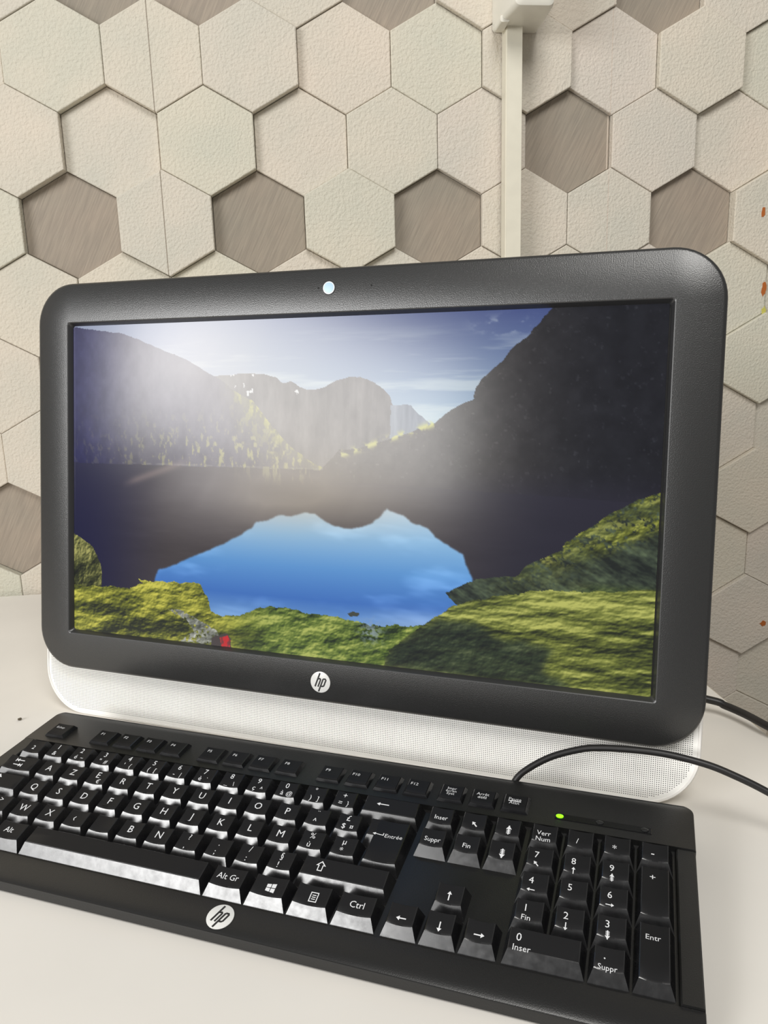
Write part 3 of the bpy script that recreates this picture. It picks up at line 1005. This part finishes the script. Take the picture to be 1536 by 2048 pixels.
def sym_geo(kind):
    """arrows and pictograms in a unit square centred on 0"""
    v, f = [], []

    def q(x0, y0, x1, y1):
        n = len(v)
        v.extend([(x0, y0), (x1, y0), (x1, y1), (x0, y1)])
        f.append((n, n + 1, n + 2, n + 3))

    def tri(a, b, c):
        n = len(v)
        v.extend([a, b, c])
        f.append((n, n + 1, n + 2))

    def arrow(ang, ln=1.0, w=0.12, hd=0.34, hw=0.24):
        c, s = math.cos(ang), math.sin(ang)
        R2 = lambda x, y: (c * x - s * y, s * x + c * y)
        n = len(v)
        v.extend([R2(-ln / 2, -w / 2), R2(ln / 2 - hd, -w / 2), R2(ln / 2 - hd, w / 2), R2(-ln / 2, w / 2)])
        f.append((n, n + 1, n + 2, n + 3))
        tri(R2(ln / 2 - hd, -hw), R2(ln / 2, 0), R2(ln / 2 - hd, hw))

    if kind == 'left':
        arrow(math.pi)
    elif kind == 'right':
        arrow(0)
    elif kind == 'up':
        arrow(math.pi / 2)
    elif kind == 'down':
        arrow(-math.pi / 2)
    elif kind == 'home':
        arrow(math.radians(135), 0.9, 0.15, 0.38, 0.27)
    elif kind == 'backspace':
        arrow(math.pi, 1.5, 0.12, 0.4, 0.22)
    elif kind in ('pageup', 'pagedown'):
        sg = 1 if kind == 'pageup' else -1
        tri((-0.3 * sg, 0.1 * sg), (0.3 * sg, 0.1 * sg), (0, 0.55 * sg))
        q(-0.07, -0.55, 0.07, 0.55)
        for k in range(3):
            y_ = sg * (-0.05 - 0.17 * k)
            q(-0.22, y_ - 0.04, 0.22, y_ + 0.04)
    elif kind == 'tab':
        for y_, d_ in ((0.28, -1), (-0.28, 1)):
            q(-0.5, y_ - 0.05, 0.5, y_ + 0.05)
            tri((d_ * 0.15, y_ - 0.2), (d_ * 0.45, y_), (d_ * 0.15, y_ + 0.2))
            q(d_ * 0.5 - 0.05, y_ - 0.2, d_ * 0.5 + 0.05, y_ + 0.2)
    elif kind == 'shift':
        o_ = [(0, 0.55), (0.5, 0.05), (0.25, 0.05), (0.25, -0.5), (-0.25, -0.5), (-0.25, 0.05), (-0.5, 0.05)]
        i_ = [(0, 0.40), (0.29, 0.13), (0.16, 0.13), (0.16, -0.41), (-0.16, -0.41), (-0.16, 0.13), (-0.29, 0.13)]
        v.extend(o_ + i_)
        for k in range(7):
            j = (k + 1) % 7
            f.append((k, j, 7 + j, 7 + k))
    elif kind == 'capslock':
        o_ = [(0, 0.55), (0.5, 0.05), (0.25, 0.05), (0.25, -0.3), (-0.25, -0.3), (-0.25, 0.05), (-0.5, 0.05)]
        v.extend(o_)
        f.append(tuple(range(7)))
        q(-0.25, -0.52, 0.25, -0.40)
    elif kind == 'window':
        for x0, x1 in ((-0.5, -0.04), (0.04, 0.5)):
            for y0, y1 in ((-0.45, -0.04), (0.04, 0.45)):
                n = len(v)
                sk = lambda x, y: (x, y * (0.82 + 0.30 * (x + 0.5)))
                v.extend([sk(x0, y0), sk(x1, y0), sk(x1, y1), sk(x0, y1)])
                f.append((n, n + 1, n + 2, n + 3))
    elif kind == 'menu':
        q(-0.45, -0.55, -0.35, 0.55)
        q(0.35, -0.55, 0.45, 0.55)
        q(-0.45, 0.45, 0.45, 0.55)
        q(-0.45, -0.55, 0.45, -0.45)
        for y_ in (0.22, 0.0, -0.22):
            q(-0.22, y_ - 0.045, 0.22, y_ + 0.045)
    elif kind == 'return':
        tri((-0.7, 0), (-0.35, 0.2), (-0.35, -0.2))
        q(-0.4, -0.05, 0.55, 0.05)
        q(0.47, -0.05, 0.57, 0.32)
    elif kind == 'underline':
        q(-0.5, -0.05, 0.5, 0.05)
    return v, f


TOPF, TOPB, TOPS = 0.0040, 0.0036, 0.0026                      # insets of the top face: front, back, sides
DISH = 0.0006


def key_geo(mb, w, d, hb=-0.0088, ht=0.0, ox=0.0, oy=0.0, tf=TOPF, tb=TOPB, ts=TOPS, dish=DISH, sl=0.0024):
    """keycap: flared skirt, softened rim, top hollowed across its width; w and d in pitches"""
    bx, by = w * U / 2 - 0.0004, d * U / 2 - 0.0004
    x0, x1, y0, y1 = -bx + ts, bx - ts, -by + tf, by - tb
    e = 0.00045
    nx_, ny_ = 8, 3
    tx = [x0 + e + (x1 - x0 - 2 * e) * k / nx_ for k in range(nx_ + 1)]
    ty = [y0 + e + (y1 - y0 - 2 * e) * k / ny_ for k in range(ny_ + 1)]
    half = (x1 - x0) / 2

    def dz(x, y):
        s = max(0.0, 1 - (x / half) ** 2)
        fall = -sl * (1 - (y - y0) / (y1 - y0))
        return fall if w > 1.6 else fall - dish * s
    n0 = len(mb.v)
    for y_ in ty:
        for x_ in tx:
            mb.v.append((ox + x_, oy + y_, ht + dz(x_, y_)))
    g = lambda i, j: n0 + j * (nx_ + 1) + i
    for j in range(ny_):
        for i in range(nx_):
            mb.f.append((g(i, j), g(i + 1, j), g(i + 1, j + 1), g(i, j + 1)))
    per = [(i, 0) for i in range(nx_)] + [(nx_, j) for j in range(ny_)] + [(i, ny_) for i in range(nx_, 0, -1)] + [(0, j) for j in range(ny_, 0, -1)]
    r1, r2 = [], []
    for (i, j) in per:
        fx, fy = i / nx_, j / ny_
        zt = ht + dz(tx[i], ty[j])
        z1 = zt - e * 0.8
        yy = y0 + (y1 - y0) * fy
        if j == 0:                                             # keep the front face plane below the hollowed edge
            yy = -by + tf * (z1 - hb) / (ht + dz(half, y0) - e * 0.8 - hb)
        r1.append((ox + x0 + (x1 - x0) * fx, oy + yy, z1))
        r2.append((ox - bx + 2 * bx * fx, oy - by + 2 * by * fy, hb))
    n1 = len(mb.v)
    mb.v += r1
    n2 = len(mb.v)
    mb.v += r2
    m_ = len(per)
    for k in range(m_):
        a, b = g(*per[k]), g(*per[(k + 1) % m_])
        k2 = (k + 1) % m_
        mb.f.append((a, n1 + k, n1 + k2, b))
        mb.f.append((n1 + k, n2 + k, n2 + k2, n1 + k2))
    return lambda x, y: ht + dz(x - ox, y - oy) + 0.00009


_kc = {}


def key(c, r, w=1.0, d=1.0, items=(), style='main'):
    """one key centred on column c, row r; items = (what, size in mm, x mm, y mm) printed on its top"""
    kk = (round(w, 3), round(d, 3), style)
    if kk not in _kc:
        mb = MB()
        if style == 'function':
            fn = key_geo(mb, w * 0.94, 0.86, hb=-0.0058, ht=-0.0026, tf=0.0010, tb=0.0018, ts=0.0019, dish=0.0003, sl=0.0004)
        elif style == 'enter':
            fn = key_geo(mb, 1.25, 2.0)
            key_geo(mb, 0.60, 1.0, ox=-0.57 * U, oy=0.5 * U, dish=0.0001, ht=-0.0001)
        else:
            fn = key_geo(mb, w, d)
        me = mb.mesh('key', M['fkey' if style == 'function' else 'key'], 38)
        me.materials.append(M['key_top'])
        for p_ in me.polygons:                                 # the worn skirt shines, the top is matt
            if p_.normal.z > 0.9:
                p_.material_index = 1
            elif p_.normal.z < 0.75:
                p_.use_smooth = False
        _kc[kk] = (me, fn)
    me, fn = _kc[kk]
    p = K(c, r, 0)
    o = obj('key', me, kb, p, (KT, 0, 0))
    vv, ff = [], []
    for what, size, x, y in items:
        s = size * 0.001
        if what.startswith('@') and len(what) > 1:
            v, f = sym_geo(what[1:])
        else:
            v, f = text_geo(what)
        n = len(vv)
        for a, b in v:
            X_, Y_ = a * s + x * 0.001, b * s + y * 0.001
            vv.append((X_, Y_, fn(X_, Y_)))
        ff += [tuple(i + n for i in q) for q in f]
    if vv:
        lm_ = bpy.data.meshes.new('legend')
        lm_.from_pydata(vv, [], ff)
        lm_.materials.append(M['legend'])
        obj('legend', lm_, o)
    return o


LT = 6.3
letter = lambda ch: [(ch, LT, -0.3, -1.9)]
two = lambda up, lo: [(up, 5.0, -0.6, 1.0), (lo, 5.0, -1.0, -4.4)]
three = lambda up, lo, ri: [(up, 5.2, -0.8, 1.0), (lo, 4.8, -2.2, -4.2), (ri, 4.4, 2.6, -4.2)]

# function row
FRW = -1.32
fk = lambda s: [(s, 3.4, -2.6, 0.6)]
key(0.5, FRW, items=[('Echap', 2.9, -1.2, 0.6)], style='function')
for a, x0 in ((1, 2.5), (5, 7.0), (9, 11.5)):
    for k in range(4):
        key(x0 + k - 0.02, FRW, items=fk('F%d' % (a + k)), style='function')
NV = 15.10
key(NV + 0.5, FRW, items=[('Impr', 3.0, -0.6, 1.9), ('écran', 3.0, -0.6, -0.4), ('Syst', 3.0, -0.6, -2.8)], style='function')
key(NV + 1.5, FRW, items=[('Arrêt', 3.3, -0.6, 1.0), ('défil', 3.3, -0.6, -1.9)], style='function')
key(NV + 2.5, FRW, items=[('Pause', 3.3, -0.6, 1.0), ('@underline', 7.4, -0.6, 0.3), ('Attn', 3.3, -0.6, -2.2)], style='function')
# number row
key(0.5, 0, items=[('2', 4.6, -0.6, -2.4)])
nums = [('1', '&', ''), ('2', 'é', '~'), ('3', '"', '#'), ('4', "'", '{'), ('5', '(', '['), ('6', '-', '|'), ('7', 'è', '`'), ('8', '_', '\\'), ('9', 'ç', '^'), ('0', 'à', '@'),
        ('°', ')', ']'), ('+', '=', '}')]
for k, (a, b, c_) in enumerate(nums):
    it = three(a, b, c_)
    if not c_:
        it = [it[0], (b, 4.8, -1.0, -4.2)]
    key(1.5 + k, 0, items=it)
key(14.0, 0, 2.0, items=[('@backspace', 5.0, -5.0, 0.5)])
# upper letters
key(0.75, 1, 1.5, items=[('@tab', 6.5, -1.5, 0.3)])
for k, ch in enumerate('AZERTYUIOP'):
    key(2 + k, 1, items=letter(ch) if ch != 'E' else [('E', LT, -0.6, -0.6), ('€', 4.4, 2.0, -4.6)])
key(12, 1, items=two('¨', '^'))
key(13, 1, items=three('£', '$', '¤'))
key(14.375, 1.5, 1.25, 2.0, items=[('@return', 5.0, -6.2, 3.8), ('Entrée', 3.9, 2.4, 2.6)], style='enter')
# home letters
key(0.875, 2, 1.75, items=[('@capslock', 5.0, -4.0, 1.5)])
for k, ch in enumerate('QSDFGHJKLM'):
    kk_ = key(2.25 + k, 2, items=letter(ch))
    if ch in 'FJ':                                            # raised homing bar
        mb = MB()
        mb.box(-0.0018, 0.0018, -0.0052, -0.0047, -0.0012, -0.0008)
        obj('homing_bar', mb.mesh('homing_bar', M['key']), kk_)
key(12.25, 2, items=two('%', 'ù'))
key(13.25, 2, items=two('µ', '*'))
# lower letters
key(0.625, 3, 1.25, items=[('@shift', 4.6, -2.4, 0.5)])
key(1.75, 3, items=two('>', '<'))
low = [('W',), ('X',), ('C',), (), ('B',), ('N',), ('?', ','), ('.', ';'), ('/', ':'), ('§', '!')]
for k, t_ in enumerate(low):
    if not t_:
        key(2.75 + k, 3)                                       # legend worn away
    elif t_[0] == 'C':
        key(2.75 + k, 3, items=[('‹', 6.0, -1.2, -1.6)])       # only a corner of the letter is left
    elif len(t_) == 1:
        key(2.75 + k, 3, items=letter(t_[0]))
    else:
        key(2.75 + k, 3, items=two(*t_))
key(13.625, 3, 2.75, items=[('@shift', 5.6, -13.2, 0.5)])
# bottom row
key(0.625, 4, 1.25, items=[('Ctrl', 4.9, -1.0, -1.4)])
key(1.875, 4, 1.25, items=[('@window', 5.0, -0.5, 0.0)])
key(3.125, 4, 1.25, items=[('Alt', 4.9, -1.0, -1.4)])
key(6.875, 4, 6.25)
key(10.625, 4, 1.25, items=[('Alt Gr', 4.7, -0.3, -1.4)])
key(11.875, 4, 1.25, items=[('@window', 5.0, 1.0, -0.8)])
key(13.125, 4, 1.25, items=[('@menu', 4.8, 1.0, -0.8)])
key(14.375, 4, 1.25, items=[('Ctrl', 4.9, 0.2, -1.6)])
# navigation block and arrows
key(NV + 0.5, 0, items=[('Inser', 3.9, 0.0, -2.4)])
key(NV + 1.5, 0, items=[('@home', 4.6, 0.4, -1.6)])
key(NV + 2.5, 0, items=[('@pageup', 5.2, 0.6, -1.6)])
key(NV + 0.5, 1, items=[('Suppr', 3.9, 0.0, -2.4)])
key(NV + 1.5, 1, items=[('Fin', 4.0, 0.0, -2.4)])
key(NV + 2.5, 1, items=[('@pagedown', 5.2, 0.4, -1.8)])
key(NV + 1.5, 3, items=[('@up', 5.0, -0.2, -0.8)])
for k, a in enumerate(('left', 'down', 'right')):
    key(NV + 0.5 + k, 4, items=[('@' + a, 5.0, 0.0, -1.8)])
# number pad
NP = 18.16
key(NP + 0.5, 0, items=[('Verr', 4.0, -0.6, -1.2), ('Num', 4.0, -0.6, -5.0)])
key(NP + 1.5, 0, items=[('/', 4.6, -1.6, -2.6)])
key(NP + 2.5, 0, items=[('*', 5.6, -1.4, -3.6)])
key(NP + 3.5, 0, items=[('-', 6.4, -1.2, -2.6)])
pad = {(0, 1): ('7', '@home'), (1, 1): ('8', '@up'), (2, 1): ('9', '@pageup'), (0, 2): ('4', '@left'), (1, 2): ('5', None), (2, 2): ('6', '@right'),
       (0, 3): ('1', 'Fin'), (1, 3): ('2', '@down'), (2, 3): ('3', '@pagedown')}
for (a, b), (dg_, sy) in pad.items():
    it = [(dg_, 5.2, -1.9, -0.6)]
    if sy == 'Fin':
        it.append((sy, 4.0, -1.2, -6.6 + 1.4))
    elif sy:
        it.append((sy, 4.0, -1.6, -4.2))
    key(NP + 0.5 + a, b, items=it)
key(NP + 1.0, 4, 2.0, items=[('0', 5.4, -11.6, -0.8), ('Inser', 4.2, -9.8, -5.4)])
key(NP + 2.5, 4, items=[('.', 6.0, -2.0, -0.2), ('Suppr', 3.6, -0.6, -5.2)])
key(NP + 3.5, 1.5, 1.0, 2.0, items=[('+', 5.6, -1.2, 7.0)])
key(NP + 3.5, 3.5, 1.0, 2.0, items=[('Entr', 4.0, -0.8, 6.2)])

# lamp strip above the number pad
mb = MB()
mb.loft([[K(c_, -1.22, h) for c_, h in ((18.80, -0.0056), (18.84, -0.0048), (21.55, -0.0048), (21.60, -0.0056))],
         [K(c_, -0.98, h) for c_, h in ((18.80, -0.0056), (18.84, -0.0048), (21.55, -0.0048), (21.60, -0.0056))]])
ls = obj('lamp_strip', mb.mesh('lamp_strip', M['fkey']), kb)
for k, c_ in enumerate((18.96, 20.12, 21.38)):
    mb = MB()
    rg = []
    for rr_, h in ((0.0021, -0.0050), (0.0021, -0.0044), (0.0013, -0.0040)):
        rg.append([K(c_, -1.10, h) + Vector((rr_ * math.cos(a), rr_ * 0.75 * math.sin(a), 0)) for a in [2 * math.pi * q / 12 for q in range(12)]])
    mb.loft(rg)
    lo = obj('indicator_lamp', mb.mesh('indicator_lamp', M['led_green' if k == 0 else 'led_off'], 50), ls)
    if k == 0:
        lo['label'] = 'glowing green indicator lamp'

# logo on the front lip
lm, lt = logo_meshes(0.0070)
cL, rL = 10.92, 5.02
zL = top_z(rL)
yL = K(0, rL, -0.006).y
sl = math.atan2(top_z(rL - 0.1) - top_z(rL + 0.1), K(0, rL - 0.1, -0.006).y - K(0, rL + 0.1, -0.006).y)
lg = obj('logo', lm, kb, (cL * U, yL, zL + 0.0001), (-math.pi / 2 + sl, 0, 0))
lg['label'] = 'round silver hp logo on the front edge'
obj('logo_letters', lt, lg)

# keyboard lead: rises from the back edge, arches in front of the grille and falls away to the right
kinv = kmw.inverted()
mon = lambda x, b, off: kinv @ (SO + SA * x + SB * b + SN * off)
lead = [K(17.28, -2.30, -0.0100), K(17.30, -2.58, -0.0090), mon(0.1432, -0.1686, 0.0200), mon(0.1585, -0.1585, 0.0155), mon(0.1762, -0.1518, 0.0125), mon(0.1879, -0.1493, 0.0120),
        mon(0.2052, -0.1477, 0.0120), mon(0.2250, -0.1474, 0.0120), mon(0.2471, -0.1500, 0.0120), mon(0.2633, -0.1545, 0.0120), mon(0.2809, -0.1612, 0.0120),
        mon(0.3100, -0.1740, 0.0140)]
ll = obj('lead', tube(lead, 0.0021, M['cable'], 'lead'), kb)
ll['label'] = 'black keyboard lead arching over the grille'

# ------------------------------------------------------------------ crumbs on the desk
for k, (x, y, s, lab) in enumerate(((-0.2290, 0.6030, 0.0016, 'dark crumb on the desk left of the computer'),
                                    (0.2700, 0.3835, 0.0010, 'tiny brown crumb on the desk right of the keyboard'))):
    q = random.Random(k)
    bm = bmesh.new()
    bmesh.ops.create_icosphere(bm, subdivisions=2, radius=s)
    for v in bm.verts:
        v.co *= 0.7 + 0.5 * q.random()
        v.co.z *= 0.6
    zmin = min(v.co.z for v in bm.verts)
    me = bpy.data.meshes.new('crumb')
    bm.to_mesh(me)
    bm.free()
    me.materials.append(M['crumb'])
    c_ = obj('crumb', me, None, (x, y, DESK - zmin))
    tag(c_, lab, 'crumb', None, 'crumbs on the desk')
